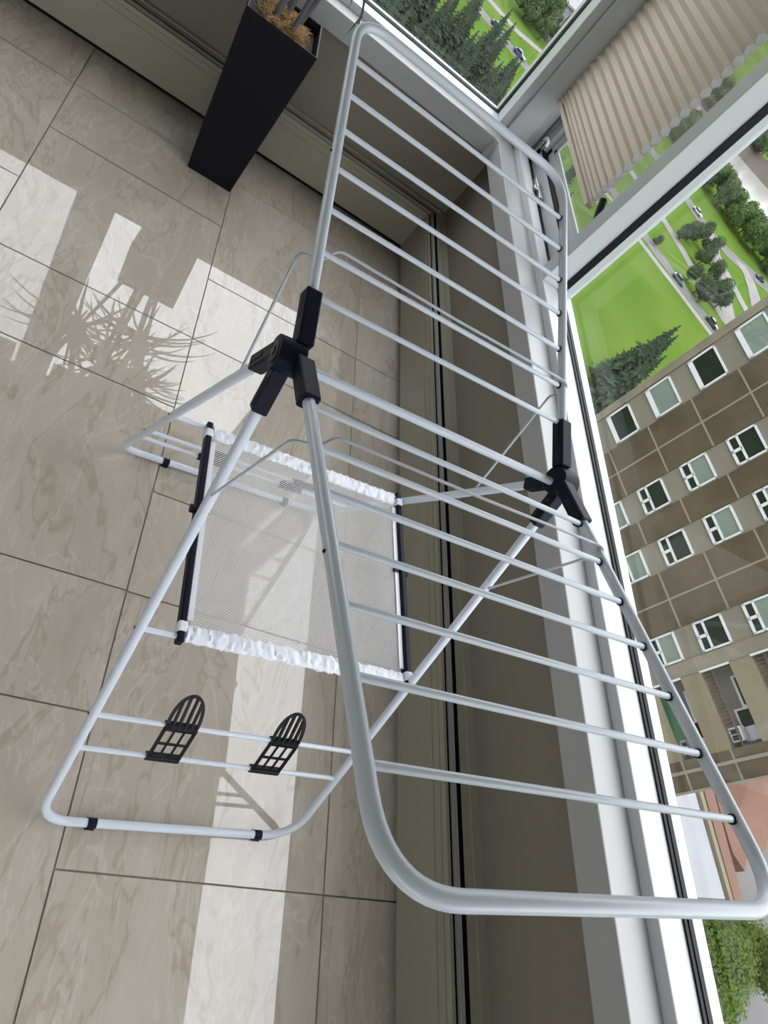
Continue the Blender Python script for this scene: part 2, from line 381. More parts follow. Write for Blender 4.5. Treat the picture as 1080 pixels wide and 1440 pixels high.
def corner_window():
    """the hinged window between the room corner and the mullion"""
    fr = MB()
    fr.box((-3.0, 1.165, .56), (-2.822, 1.262, 2.12)); fr.box((-3.0, 1.262, .56), (-2.832, 1.30, 2.12)); fr.box((-3.0, 1.314, .56), (-2.836, 1.36, 2.12))
    fr.box((-2.86, 1.225, .56), (-1.985, 1.262, .63)); fr.box((-2.86, 1.262, .56), (-1.985, 1.285, .622)); fr.box((-2.86, 1.285, .54), (-1.985, 1.36, .60))
    fr.box((-2.86, 1.225, 2.06), (-1.985, 1.36, 2.12))
    root = fr.build('window_2', M['frame']); bevel(root, .003); struct(root, 'narrow hinged window in the corner half covered by the pleated blind', 'window')
    s = MB(); x0, x1, z0, z1 = -2.835, -1.99, .606, 2.05
    s.box((x0, 1.316, z0), (x1, 1.352, z0 + .062)); s.box((x0, 1.316, z1 - .06), (x1, 1.352, z1)); s.box((x0, 1.316, z0), (x0 + .06, 1.352, z1)); s.box((x1 - .06, 1.316, z0), (x1, 1.352, z1))
    o = s.build('sash', M['frame'], root); bevel(o, .003)
    b = MB(); x0 += .06; x1 -= .06; z0 += .07; z1 -= .06
    for k, (w, y) in enumerate(((.028, 1.338), (.044, 1.345))):
        b.box((x0, y, z0), (x1, y + .009, z0 + w)); b.box((x0, y, z1 - w), (x1, y + .009, z1)); b.box((x0, y, z0), (x0 + w, y + .009, z1)); b.box((x1 - w, y, z0), (x1, y + .009, z1))
    o = b.build('glazing_bead', M['frame'], root); bevel(o, .002)
    k = MB(); k.box((x0 - .002, 1.316, z0 - .009), (x1 + .002, 1.350, z0)); k.box((-2.836, 1.3, .602), (-1.985, 1.3155, .612)); k.build('gasket', M['black'], root)
    g = MB(); g.box((x0, 1.3545, z0), (x1, 1.3575, z1)); g.build('window_pane', M['glass'], root)
    # insect screen outside the sash
    sc = MB(); sc.add([(x0 - .04, 1.366, z0 - .04), (x1 + .04, 1.366, z0 - .04), (x1 + .04, 1.366, z1 + .04), (x0 - .04, 1.366, z1 + .04)], [(0, 1, 2, 3)])
    o = sc.build('insect_screen', weave_mat('grey_insect_screen', (.10, .10, .105), .0022, .80, False), root); uvmap(o, lambda v: (v[0], v[2]))
    # latch plate, arm and white catch
    l = MB(); l.box((-2.60, 1.288, .602), (-2.46, 1.302, .640)); l.box((-2.53, 1.270, .625), (-2.505, 1.289, .64)); o = l.build('latch_plate', M['metal'], root); bevel(o, .003)
    l = MB(); l.tube([(-2.79, 1.300, .64), (-2.78, 1.300, .70)], .007, 10); o = l.build('latch_arm', M['metal'], root, True)
    l = MB(); l.tube(rounded([(-2.795, 1.300, .70), (-2.787, 1.300, .715), (-2.748, 1.300, .715), (-2.742, 1.300, .70)], .008, 4), .006, 10); l.build('latch_catch', M['white_plastic'], root, True)
    h = MB(); h.box((-2.008, 1.250, .76), (-1.986, 1.29, .90)); h.tube(rounded([(-2.0, 1.270, .83), (-2.045, 1.270, .84), (-2.10, 1.270, .88)], .03, 6), .012, 10)
    o = h.build('window_handle', M['black'], root, True); bevel(o, .003)
def uvmap(o, fn):
    me = o.data; l = me.uv_layers.new(name='UVMap')
    for lp in me.loops: l.data[lp.index].uv = fn(tuple(me.vertices[lp.vertex_index].co))
corner_window()
def blind(P, t0, t1, zb, label, nm='pleated_blind', ztop=2.06):
    """cellular blind: hexagonal cells along the wall, rails top and bottom"""
    loc = P((t0 + t1) / 2, .02, zb); root = empty(nm, loc); tag(root, label, 'blind')
    fab = MB(); z = zb + .016; i = 0
    while z < ztop - .03:
        h = min(.0335, .011 + .0042 * i); i += 1
        dd = .0165 if h > .02 else .014 + .0001
        hx = [(-.006, 0), (-dd, h / 2), (-.006, h), (.006, h), (dd, h / 2), (.006, 0)]
        vs = [P(t, .03 + a, z + b) for t in (t0, t1) for a, b in hx]
        fab.add(vs, [(k, (k + 1) % 6, 6 + (k + 1) % 6, 6 + k) for k in range(6)])
        for t, e in ((t0, 1), (t1, -1)): fab.add([P(t + e * .003, .03 + a * .93, z + h / 2 + (b - h / 2) * .93) for a, b in hx], [tuple(range(6))], 1)  # added white end caps imitate the glow of the open translucent cells
        z += h
    fab.build('blind_fabric', [M['blind'], M['cell_glow']], root)
    r = MB()
    prof = [(-.013, .001), (.013, .001), (.013, .004), (-.010, .004), (-.010, .016), (-.013, .016)]
    a = MB(); a.prism(prof, lambda u, v: P(t0, .03 + u, zb - .004 + v), lambda u, v: P(t1, .03 + u, zb - .004 + v))
    a.prism([(.010, .004), (.013, .004), (.013, .016), (.010, .016)], lambda u, v: P(t0, .03 + u, zb - .004 + v), lambda u, v: P(t1, .03 + u, zb - .004 + v))
    a.build('bottom_rail', M['blind'], root)
    p, q = P(t0, .01, z), P(t1, .05, ztop + .03); r.box([min(u, v) for u, v in zip(p, q)], [max(u, v) for u, v in zip(p, q)]); r.build('head_rail', M['frame'], root)
blind(PR, -2.815, -2.112, .828, 'beige honeycomb blind part lowered in the narrow corner window')
blind(PR, -1.90, 1.58, 1.555, 'guessed unseen beige honeycomb blind raised high in the wide window by the drying rack')  # this and the next two: unseen blinds guessed to end the floor reflections
blind(PL, .03, 1.11, 1.83, 'guessed unseen beige honeycomb blind raised over the window right above the planter')
blind(PL, -1.48, -.175, 1.80, 'guessed unseen beige honeycomb blind raised over the window left of the planter')
def screen_left():  # unseen screen, guessed and put in to dim this pane's floor reflection
    sc = MB(); sc.add([(-2.99, -1.5, .6), (-2.99, -.155, .6), (-2.99, -.155, 2.1), (-2.99, -1.5, 2.1)], [(0, 1, 2, 3)])
    w = bpy.data.objects['window_1']
    o = sc.build('insect_screen', weave_mat('guessed_dimming_screen', (.10, .10, .105), .0022, .86, False), w); uvmap(o, lambda v: (v[1], v[2]))
screen_left()

# ------------------------------------------------------------------ the drying rack
RO = Vector((-.7276, .5386, 0)); RA = -.06249
RU = Vector((math.sin(RA), math.cos(RA), 0)); RW = Vector((-math.cos(RA), math.sin(RA), 0))
def RP(w, u, z): return RO + RW * w + RU * u + Vector((0, 0, z))
def lerp(a, b, t): return Vector(a) * (1 - t) + Vector(b) * t
def rack():
    root = empty('drying_rack', RO)
    tag(root, 'white metal folding clothes drying rack with two raised wings and a mesh shelf', 'drying rack')
    TR, RR = .0086, .0043
    N = dict(A=((.042, -.262, .908), (.690, -.263, 1.062), (.049, .265, .906), (.687, .266, 1.055)),
             B=((-.045, -.260, .907), (-.661, -.268, 1.064), (-.046, .264, .903), (-.669, .267, 1.057)))
    S = dict(A=(.828, .703, .582, .458, .332, .208, .089), B=(.102, .231, .353, .476, .598, .722, .848))
    G = {k: [RP(*p) for p in v] for k, v in N.items()}
    for k in 'AB':
        L0, L1, R0, R1 = G[k]
        mb = MB(); mb.tube(rounded([L0, L1, R1, R0], .072, 12), TR, 16)
        wing = mb.build('wing_frame', M['rack'], root, True)
        up = (L1 - L0).cross(R0 - L0).normalized(); up = up if up.z > 0 else -up
        for t in S[k]:
            a, b = lerp(L0, L1, t), lerp(R0, R1, t); d = (b - a).normalized()
            r = MB(); r.tube([a + d * .003, b - d * .003], RR, 12); rod = r.build('drying_rod', M['rack'], wing, True)
        for t in S[k]:
            g = MB(); b = lerp(R0, R1, t); d = (b - lerp(L0, L1, t)).normalized(); g.cyl(b - d * .011, b - d * .0085, .0062, 14); g.build('rod_collar', M['navy'], wing, True)
        for p, q in ((L0, L1), (R0, R1)):
            s = p is L0
            for t in (.5,):
                c = lerp(p, q, t); rv = MB(); rv.cyl(c + RU * (-.0075 if s else .0075), c + RU * (-.0100 if s else .0100), .0022, 10); rv.build('rivet', M['navy'], wing, True)
    # legs
    LG = {1: ((.009, -.286, .877), (.409, -.290, .0112), (.010, .279, .877), (.416, .295, .0112)),
          2: ((-.007, -.277, .876), (-.463, -.294, .0112), (-.008, .283, .876), (-.467, .239, .0112))}
    RT = {1: (.522, .722, .806), 2: (.507, .712, .797)}
    H = {k: [RP(*p) for p in v] for k, v in LG.items()}
    for k in (1, 2):
        Lt, Lb, Rt, Rb = H[k]
        mb = MB(); mb.tube(rounded([Lt, Lb, Rb, Rt], (.062, .085), 12), TR, 16)
        leg = mb.build('leg_frame', M['rack'], root, True)
        for j, t in enumerate(RT[k]):
            a, b = lerp(Lt, Lb, t), lerp(Rt, Rb, t); r = MB(); r.tube([a, b], .0048, 12); r.build('leg_rung', M['rack'], leg, True)
        for t in RT[k][:2]:
            c = lerp(Lt, Lb, t); rv = MB(); rv.cyl(c - RU * .007, c - RU * .0098, .0022, 10); rv.build('rivet', M['navy'], leg, True)
        c = lerp(Rt, Rb, .60); rv = MB(); rv.cyl(c + RU * .007, c + RU * .0098, .0022, 10); rv.build('rivet', M['navy'], leg, True)
        for q in ((.20, .80) if k == 1 else (.185, .845)):
            c = lerp(Lb, Rb, q); d = (Rb - Lb).normalized()
            e = MB(); e.tube([c - d * .0085, c + d * .0085], TR + .0014, 16); e.box(c + Vector((-.011, -.009, -.0112)), c + Vector((.011, .009, -.006)))
            e.build('foot_clip', M['navy'], leg, True)
        # shoe holders on the two lower rungs
        for q in ((.30, .68) if k == 1 else (.288, .68)): shoe(leg, Lt, Lb, Rt, Rb, RT[k], q)
    # central axle
    r = MB(); r.tube([RP(0, -.268, .878), RP(0, .268, .877)], .0068, 16); r.build('axle_rod', M['rack'], root, True)
    # hinge joints
    for s, side in ((-1, 'L'), (1, 'R')):
        o = MB(); c = RP(0, 0, .881)
        u0 = .2555; hub = [RP(0, s * u0, .885), RP(0, s * (u0 + .040), .884)]
        o.tube(hub, .0255, 32)
        hj = o.build('hinge_joint', M['navy'], root, True); bevel(hj, .002)
        o = MB(); e = RP(0, s * (u0 + .040), .884); o.tube([e, e + RU * s * .0015], .0165, 28); o.tube([e, e + RU * s * .003], .0075, 6)
        o.build('hinge_cap', M['hook_black'], hj, False)
        for k in 'AB':
            p, q = (G[k][0], G[k][1]) if s < 0 else (G[k][2], G[k][3]); d = (q - p).normalized()
            a = p - d * .030; b = p + d * .062
            o = MB(); o.obox(a, b, .0255, .0245, Vector((0, 0, 1))); o.obox(b - d * .052, b - d * .004, .027, .012, Vector((0, 0, 1)))
            j = o.build('rail_socket', M['navy'], hj); bevel(j, .003)
        for k in (1, 2):
            p, q = (H[k][0], H[k][1]) if s < 0 else (H[k][2], H[k][3]); d = (q - p).normalized()
            a = p - d * .004; b = p + d * .078
            o = MB(); o.obox(a, b, .0235, .024, RU); o.obox(b - d * .052, b - d * .004, .0105, .0265, RU)
            j = o.build('leg_socket', M['navy'], hj); bevel(j, .003)
    # wire stays that hold the wings up
    def stay(k, lg, tl, tr, sl, sr, w_):
        L0, L1, R0, R1 = G[k]; Lt, Lb, Rt, Rb = H[lg]
        a = lerp(Lt, Lb, tl) - RU * .002; b = lerp(Rt, Rb, tr) + RU * .002
        l = lerp(L0, L1, sl); r = lerp(R0, R1, sr); dl = (L1 - L0).normalized() * w_; Z = Vector((0, 0, 1))
        pts = [a, l - RU * .026 - Z * .012 - dl * .006, l - RU * .008 - Z * .0125, l + RU * .012 - Z * .011, l + RU * .026 + Z * .009 + dl * .012, lerp(l, r, .5) + Z * .006 + dl * .010,
               r - RU * .012 + Z * .009 + dl * .008, r + RU * .004 + Z * .011 , r + RU * .004 - Z * .006 - dl * .012, r - RU * .016 - Z * .013 - dl * .012, b]
        mb = MB(); mb.tube(rounded(pts, .016, 5), .0023, 10); mb.build('wire_stay', M['wire'], root, True)
    stay('A', 1, .150, .256, .205, .206, 1.); stay('B', 2, .236, .242, .212, .192, -1.)
    # mesh shelf between the two upper rungs
    r1 = [lerp(H[1][0], H[1][1], .522), lerp(H[1][2], H[1][3], .522)]; r2 = [lerp(H[2][0], H[2][1], .507), lerp(H[2][2], H[2][3], .507)]
    l1, l2 = lerp(*r1, .13), lerp(*r2, .122); q1, q2 = lerp(*r1, .961), lerp(*r2, .991)
    Z = Vector((0, 0, 1)); sroot = None
    n = 40; net = MB(); n2 = 44
    for i in range(n + 1):
        for j in range(n2 + 1):
            a, b = i / n, j / n2
            p = lerp(lerp(l1, q1, .03 + .94 * a), lerp(l2, q2, .03 + .94 * a), b)
            sag = .007 * math.sin(PI * a) * math.sin(PI * b) + .0016 * math.sin(a * 26) * (1 if a > .6 else .3) * math.sin(PI * b)
            net.v.append(tuple(p - Z * sag + Z * .001))
    for i in range(n):
        for j in range(n2): net.f.append((i * (n2 + 1) + j, (i + 1) * (n2 + 1) + j, (i + 1) * (n2 + 1) + j + 1, i * (n2 + 1) + j + 1)); net.m.append(0)
    shelf = net.build('shelf_net', M['net'], root, True); shelf['label'] = 'white open-weave net of the rack shelf'
    uvmap(shelf, lambda v: (Vector(v).dot(RU), Vector(v).dot(RW)))
    for (a, b), sg in (((l1, q1), 1), ((l2, q2), -1)):
        h = MB(); d = (b - a).normalized(); m_ = 130; k_ = 18; inn = -RW * sg; inn = (inn - d * inn.dot(d)).normalized(); upv = d.cross(inn); upv = upv if upv.z > 0 else -upv
        rnd = random.Random(3 + sg); ph = [rnd.uniform(0, 6) for _ in range(k_)]; pr = [rnd.uniform(0, 1) for _ in range(m_ + 1)]
        for i in range(m_ + 1):
            c = a + d * ((b - a).length * (.02 + .955 * i / m_)) + inn * .008
            for k in range(k_):
                t = 2 * PI * k / k_; w = 1 + .55 * noise.noise(Vector((i * .42 + k * .25, math.cos(t) * 1.6 + i * .1, 7.3 * sg))) + .35 * noise.noise(Vector((i * .95 - k * .4, math.sin(t) * 2, 3.1 * sg)))
                h.v.append(tuple(c + inn * (.0160 * math.cos(t) * (1 + .4 * (w - 1))) + upv * (.0066 * math.sin(t) * w * 1.1)))
        for i in range(m_):
            for k in range(k_): h.f.append((i * k_ + k, i * k_ + (k + 1) % k_, (i + 1) * k_ + (k + 1) % k_, (i + 1) * k_ + k)); h.m.append(0)
        h.build('shelf_hem', M['hem'], root, True)
    for a, b, s in ((l1, l2, -1), (q1, q2, 1)):
        d = (b - a).normalized()
        mb = MB(); mb.obox(a - d * .012, b + d * .012, .0125, .020, Z)
        bar = mb.build('shelf_bar', M['navy'], root); bevel(bar, .003)
        for c in (a + d * .016, b - d * .016):
            e = MB(); e.obox(c - d * .010, c + d * .010, .0165, .024, Z); lp = e.build('hem_loop', M['hem'], bar); bevel(lp, .004)
        st = MB(); st.obox(lerp(a, b, .07) - RU * s * .013 + Z * .002, lerp(a, b, .93) - RU * s * .013 + Z * .002, .010, .0016, Z); st.build('side_tape', M['hem'], bar)
        e = MB(); c = lerp(a, b, .44); e.tube([c + RU * s * .006, c + RU * s * .014], .0085, 18); e.obox(c, c - RU * s * .022 + Z * .003, .008, .006, Z)
        e.build('bar_clip', M['navy'], bar, True)
def shoe(leg, Lt, Lb, Rt, Rb, RTk, q):
    """clip-on shoe holder: window grid between the rungs, then a pointed arch of ribs"""
    lo = lerp(lerp(Lt, Lb, RTk[2]), lerp(Rt, Rb, RTk[2]), q); hi = lerp(lerp(Lt, Lb, RTk[1]), lerp(Rt, Rb, RTk[1]), q)
    X = (Rb - Lb).normalized(); Y = (hi - lo).normalized(); Nn = X.cross(Y).normalized(); Nn = Nn if Nn.z > 0 else -Nn
    hgt = (hi - lo).length; W = .0285; out = MB(); lift = Nn * .0055
    def bar(p, q_, w=.005, th=.0035):
        out.obox(p, q_, w, th, Nn)
    def pt(x, y): return lo + X * x + Y * y + lift
    for x in (-W, -W / 3, W / 3, W): bar(pt(x, 0), pt(x, hgt), .0062 if abs(x) > .02 else .0035)
    for y in (.006, hgt * .5, hgt - .004): bar(pt(-W, y), pt(W, y), .004 if y == hgt * .5 else .008)
    out.tube([lo - X * (W + .003), lo + X * (W + .003)], .0085, 14); out.tube([hi - X * (W + .002), hi + X * (W + .002)], .0080, 14)
    Y2 = (Y * .95 - Nn * .26).normalized(); h2 = .062
    def pt2(x, y): return hi + lift + X * x + Y2 * y
    arch = []
    for i in range(17):
        a = PI * i / 16; arch.append(pt2(W * math.cos(a), .006 + h2 * math.sin(a) ** .8))
    N2 = -X.cross(Y2).normalized()
    for a, b in zip(arch, arch[1:]): out.obox(a, b, .0055, .004, N2)
    for x in (-.62, -.22, .22, .62):
        y = .006 + h2 * (1 - x * x) ** .4; out.obox(pt2(x * W, 0), pt2(x * W, y), .0038, .0075, N2)
    bar(pt2(-W, .004), pt2(W, .004), .009, .006)
    out.build('shoe_holder', M['hook_black'], leg)
rack()

# ------------------------------------------------------------------ the planter
def planter():
    root = empty('tapered_planter', (-2.478, .244, 0)); tag(root, 'tall tapered black square planter with coir fibre on top, by the heater cover', 'planter')
    B = [(-2.560, .162), (-2.396, .162), (-2.396, .326), (-2.560, .326)]; T = [(-2.583, .112), (-2.345, .112), (-2.345, .350), (-2.583, .350)]; h = .590
    cb = Vector((-2.478, .244)); ct = Vector((-2.464, .231)); w = .955
    Ti = [ct + (Vector(p) - ct) * w for p in T]; Bi = [cb + (Vector(p) - cb) * .93 for p in B]
    mb = MB(); mb.add([(*p, 0) for p in B] + [(*p, h) for p in T] + [(*p, h) for p in Ti] + [(*p, .05) for p in Bi],
        [(0, 3, 2, 1)] + [(i, (i + 1) % 4, 4 + (i + 1) % 4, 4 + i) for i in range(4)] + [(4 + i, 4 + (i + 1) % 4, 8 + (i + 1) % 4, 8 + i) for i in range(4)] + [(8 + i, 8 + (i + 1) % 4, 12 + (i + 1) % 4, 12 + i) for i in range(4)] + [(12, 13, 14, 15)])
    pot = mb.build('pot_body', M['pot'], root); bevel(pot, .0015)
    s = MB(); hs = .555
    Si = [ct + (Vector(p) - ct) * .92 for p in T]; s.add([(*p, hs) for p in Si] + [(*p, hs - .05) for p in Si], [(0, 1, 2, 3), (7, 6, 5, 4)] + [(i, (i + 1) % 4, 4 + (i + 1) % 4, 4 + i) for i in range(4)])
    s.build('soil', M['soil'], root)
    # coir: short bent fibres in a low heap
    rnd = random.Random(11); f = MB()
    for _ in range(2000):
        x = rnd.gauss(0, .047); y = rnd.gauss(0, .047)
        if abs(x) > .082 or abs(y) > .082: continue
        top = .048 * math.exp(-(x * x + y * y) / .010) + .014 * math.sin(x * 60) * math.sin(y * 55)
        c = Vector((ct.x + .004 + x, ct.y - .004 + y, hs + rnd.uniform(.3, 1) * max(top, .006)))
        a = rnd.uniform(0, 2 * PI); d = Vector((math.cos(a), math.sin(a), rnd.uniform(-.3, .5))).normalized(); l = rnd.uniform(.018, .046); sd = d.cross(Vector((rnd.uniform(-1, 1), rnd.uniform(-1, 1), 1))).normalized()
        p = [c - d * l * .5, c - d * l * .1 + sd * l * .14, c + d * l * .5 - Vector((0, 0, .003))]
        f.tube(p, .0008, 3, False)
    o = f.build('coir_fibre', M['moss'], root); o['kind'] = 'stuff'
    # the plant standing in it
    pl = empty('dracaena_plant', (-2.464, .231, hs)); tag(pl, 'tall grey-caned spiky plant growing from the black planter', 'plant')
    canes = [((-2.435, .195), (-2.42, .20), 1.20, .012), ((-2.415, .255), (-2.44, .30), 1.02, .009), ((-2.50, .225), (-2.53, .24), 1.50, .011), ((-2.49, .265), (-2.48, .40), 1.30, .009), ((-2.455, .165), (-2.47, .04), 1.12, .009)]
    rl = random.Random(5)
    for (x0, y0), (x1, y1), z1, rad in canes:
        a = Vector((x0, y0, hs - .03)); b = Vector((x1, y1, z1)); pts = []
        for i in range(9):
            t = i / 8; pts.append(a.lerp(b, t) + Vector((math.sin(t * 5 + x0 * 50) * .006, math.cos(t * 4 + y0 * 30) * .006, 0)))
        mb = MB(); mb.tube(pts, [rad * (1 - .25 * i / 8) for i in range(9)], 10); cn = mb.build('cane', M['cane'], pl, True)
        lf = MB()
        for _ in range(46):
            az = rl.uniform(0, 2 * PI); L = rl.uniform(.24, .40); el = rl.uniform(-.1, 1.25); s0 = b - Vector((0, 0, rl.uniform(0, .14)))
            d = Vector((math.cos(az) * math.cos(el), math.sin(az) * math.cos(el), math.sin(el))); side = Vector((-math.sin(az), math.cos(az), 0)); p = s0; vs = []; n = 7
            for i in range(n + 1):
                t = i / n; wd = .0088 * (1 - t) ** .6 + .0003; vs += [p + side * wd, p - side * wd + Vector((0, 0, .001))]
                d = (d + Vector((0, 0, -.22 * (.3 + t)))).normalized(); p = p + d * (L / n)
                if p.x < -2.66: p.x = -2.66
            lf.add(vs, [(2 * i, 2 * i + 1, 2 * i + 3, 2 * i + 2) for i in range(n)])
        lv = lf.build('leaf_tuft', M['leaf'], cn); lv['kind'] = 'stuff'
    # one long leaf that droops toward the drying rack
    lf = MB(); pts = [(-2.43, .30, 1.03), (-2.38, .335, .95), (-2.35, .368, .83), (-2.35, .392, .775), (-2.35, .410, .705), (-2.35, .423, .628)]
    vs = []
    for i, p in enumerate(pts):
        wd = .0075 * (1 - i / 5.4); p = Vector(p); vs += [p + Vector((.3, 1, 0)).normalized() * wd, p - Vector((.3, 1, 0)).normalized() * wd]
    lf.add(vs, [(2 * i, 2 * i + 1, 2 * i + 3, 2 * i + 2) for i in range(5)])
    lf.add([(-2.35, .396, .775), (-2.35, .402, .755), (-2.35, .386, .695)], [(0, 1, 2)]); lf.build('drooping_leaf', M['leaf'], pl)
planter()

# ------------------------------------------------------------------ outside: the tower block across the way
ZG = -48.5
FO = Vector((-29.13, 28.43, 1.5)); FA = math.radians(16.3)
FF = Vector((math.cos(FA), math.sin(FA), 0)); FN = Vector((-math.sin(FA), math.cos(FA), 0))
def FP(s, d, z): return FO + FF * s - FN * d + Vector((0, 0, z))      # s along, d toward us, z from eye level
def fbox(mb, s0, s1, d0, d1, z0, z1, mi=0):
    vs = [FP(s, d, z) for z in (z0, z1) for s, d in ((s0, d0), (s1, d0), (s1, d1), (s0, d1))]
    mb.add(vs, [(0, 3, 2, 1), (4, 5, 6, 7), (0, 1, 5, 4), (1, 2, 6, 5), (2, 3, 7, 6), (3, 0, 4, 7)], mi)
def tower():
    zl, zh, pit = -50., 9., 2.78
    root = empty('tower_block', FP(10, 0, zl)); tag(root, 'tall brown and beige tower block with white windows across the way', 'building')
    mb = MB(); fbox(mb, 0, 15.97, 0, -14, zl, zh); fbox(mb, 15.97, 19.85, -1.3, -14, zl, zh); fbox(mb, 19.85, 21.4, 0, -14, zl, zh)
    mb.build('tower_wall', O['beige'], root)
    loc = FP(10, 0, zl)
    def strip(s0, s1, name, m, d=.06):
        b = MB(); fbox(b, s0, s1, -.2, d, zl, zh); return b.build(name, m, root)
    strip(-.05, .42, 'ribbed_edge', O['ribbed'], .08)
    for s0, s1, jt in ((2.52, 5.54, 4.03), (7.26, 8.68, None), (10.42, 13.52, 11.96), (19.85, 21.42, None)):
        p = strip(s0, s1, 'ribbed_panel', O['brown'])
        if jt: j = MB(); fbox(j, jt - .05, jt + .05, .0, .075, zl, zh); j.build('panel_joint', O['joint'], p)
        z = -15.45 - 2.78 * 4
        while z < zh: j = MB(); fbox(j, s0, s1, .0, .07, z - .05, z + .05); j.build('panel_joint', O['joint'], p); z += pit
    b = MB(); fbox(b, 20.33, 20.50, 0, .12, zl, zh); fbox(b, 21.30, 21.43, 0, .12, zl, zh); b.build('belt_course', O['joint'], root)
    strip(15.2, 15.95, 'ribbed_edge', O['ribbed'], .05)
    # windows: one of each kind, then copies
    rnd = random.Random(21)
    def window(w, lower):
        f = MB()
        h = 1.62; a = .10
        fbox(f, 0, w, 0, .12, 0, .26 if not lower else .14); fbox(f, 0, w, 0, .12, h - a, h); fbox(f, 0, a, 0, .12, 0, h); fbox(f, w - a, w, 0, .12, 0, h)
        if lower: fbox(f, 0, w, 0, .12, .50, .62); fbox(f, w * .5 - .08, w * .5 + .08, 0, .12, 0, .6)
        return f
    FZ = FP(0, 0, 0)
    cols = ((.55, 1.88, False), (5.60, 1.58, True), (8.75, 1.59, True), (13.58, 1.57, True))
    for s0, w, lower in cols:
        h = 1.62
        def at(mb, name, m, par, off):
            o = mb.build(name, m, None, False, FZ); return o
        fr0 = None
        for k in range(-4, 8):
            z = -17.57 + pit * k
            pale = {(.55, 1): 1, (.55, 3): 1, (5.60, 1): 1, (5.60, 0): 0, (8.75, 1): 1, (8.75, -1): 1, (13.58, -1): 1, (13.58, 1): 1, (.55, 0): 0, (.55, 2): 0, (5.60, 2): 0, (8.75, 0): 0, (13.58, 0): 0}.get((s0, k), rnd.random() < .5)
            off = FF * s0 + Vector((0, 0, z))
            if fr0 is None:
                fr0 = window(w, lower).build('window', O['bframe'], None, False, FZ); fr = fr0
                g = MB(); fbox(g, .1, w - .1, -.05, .06, .62 if lower else .26, h - .1); g0 = g.build('pane', [O['bdark']], None, False, FZ)
                g = MB(); fbox(g, .1, w - .1, -.05, .06, .62 if lower else .26, h - .1); g1 = g.build('pane', [O['bpale']], None, False, FZ)
                if lower:
                    g = MB(); fbox(g, .1, w * .5 - .08, -.05, .06, .14, .5); fbox(g, w * .5 + .08, w - .1, -.05, .06, .14, .5); g2 = g.build('vent_pane', O['bdark'], None, False, FZ)
                spare = [g0, g1]
                fr.parent = root; fr.location = FZ + off - root.location
            else:
                fr = fr0.copy(); C.objects.link(fr); fr.parent = root; fr.location = FZ + off - root.location
            src = g1 if pale else g0
            if src in spare: spare.remove(src); p = src
            else: p = src.copy(); C.objects.link(p)
            p.parent = fr; p.location = (0, 0, 0)
            if lower:
                q = g2 if fr is fr0 else g2.copy()
                if fr is not fr0: C.objects.link(q)
                q.parent = fr; q.location = (0, 0, 0)
    # balconies
    for k in range(-3, 6):
        z0 = -18.2 + pit * k
        b = MB(); fbox(b, 15.97, 19.85, -1.3, .05, z0 - 1.14, z0); par = b.build('balcony_parapet', O['parapet'], root)
        b = MB(); fbox(b, 15.93, 16.03, -.1, .10, z0, z0 + 1.64); b.build('balcony_jamb', O['bframe'], par)
        b = MB(); fbox(b, 16.5, 18.1, -1.3, -1.22, z0 + .8, z0 + 1.62); fbox(b, 18.1, 19.7, -1.3, -1.22, z0 + .3, z0 + 1.62); d = b.build('balcony_window', O['bframe'], par)
        b = MB(); fbox(b, 16.62, 18.0, -1.25, -1.2, z0 + .95, z0 + 1.55); fbox(b, 18.2, 19.0, -1.25, -1.2, z0 + .42, z0 + 1.55); b.build('balcony_pane', O['bdark'], par)
        b = MB()
        for i in range(18): fbox(b, 16.2 + i * .2, 16.24 + i * .2, -.18, -.14, z0, z0 + .55)
        fbox(b, 16.05, 19.8, -.20, -.12, z0 + .53, z0 + .60); b.build('railing', O['mud'], par)
        if k in (-1, 0, 1, 3):
            b = MB(); fbox(b, 18.9, 19.6, -.9, -.4, z0 + .02, z0 + .62); b.build('air_conditioner', O['bframe'], par)
            b = MB(); fbox(b, 18.98, 19.22, -.42, -.38, z0 + .10, z0 + .54); fbox(b, 19.28, 19.52, -.42, -.38, z0 + .10, z0 + .54); b.build('fan_grille', O['bdark'], par)
        if k == -1:
            b = MB(); fbox(b, 16.3, 18.9, -.16, -.12, z0 + .02, z0 + .75); b.build('privacy_screen', O['green_net'], par)
tower()

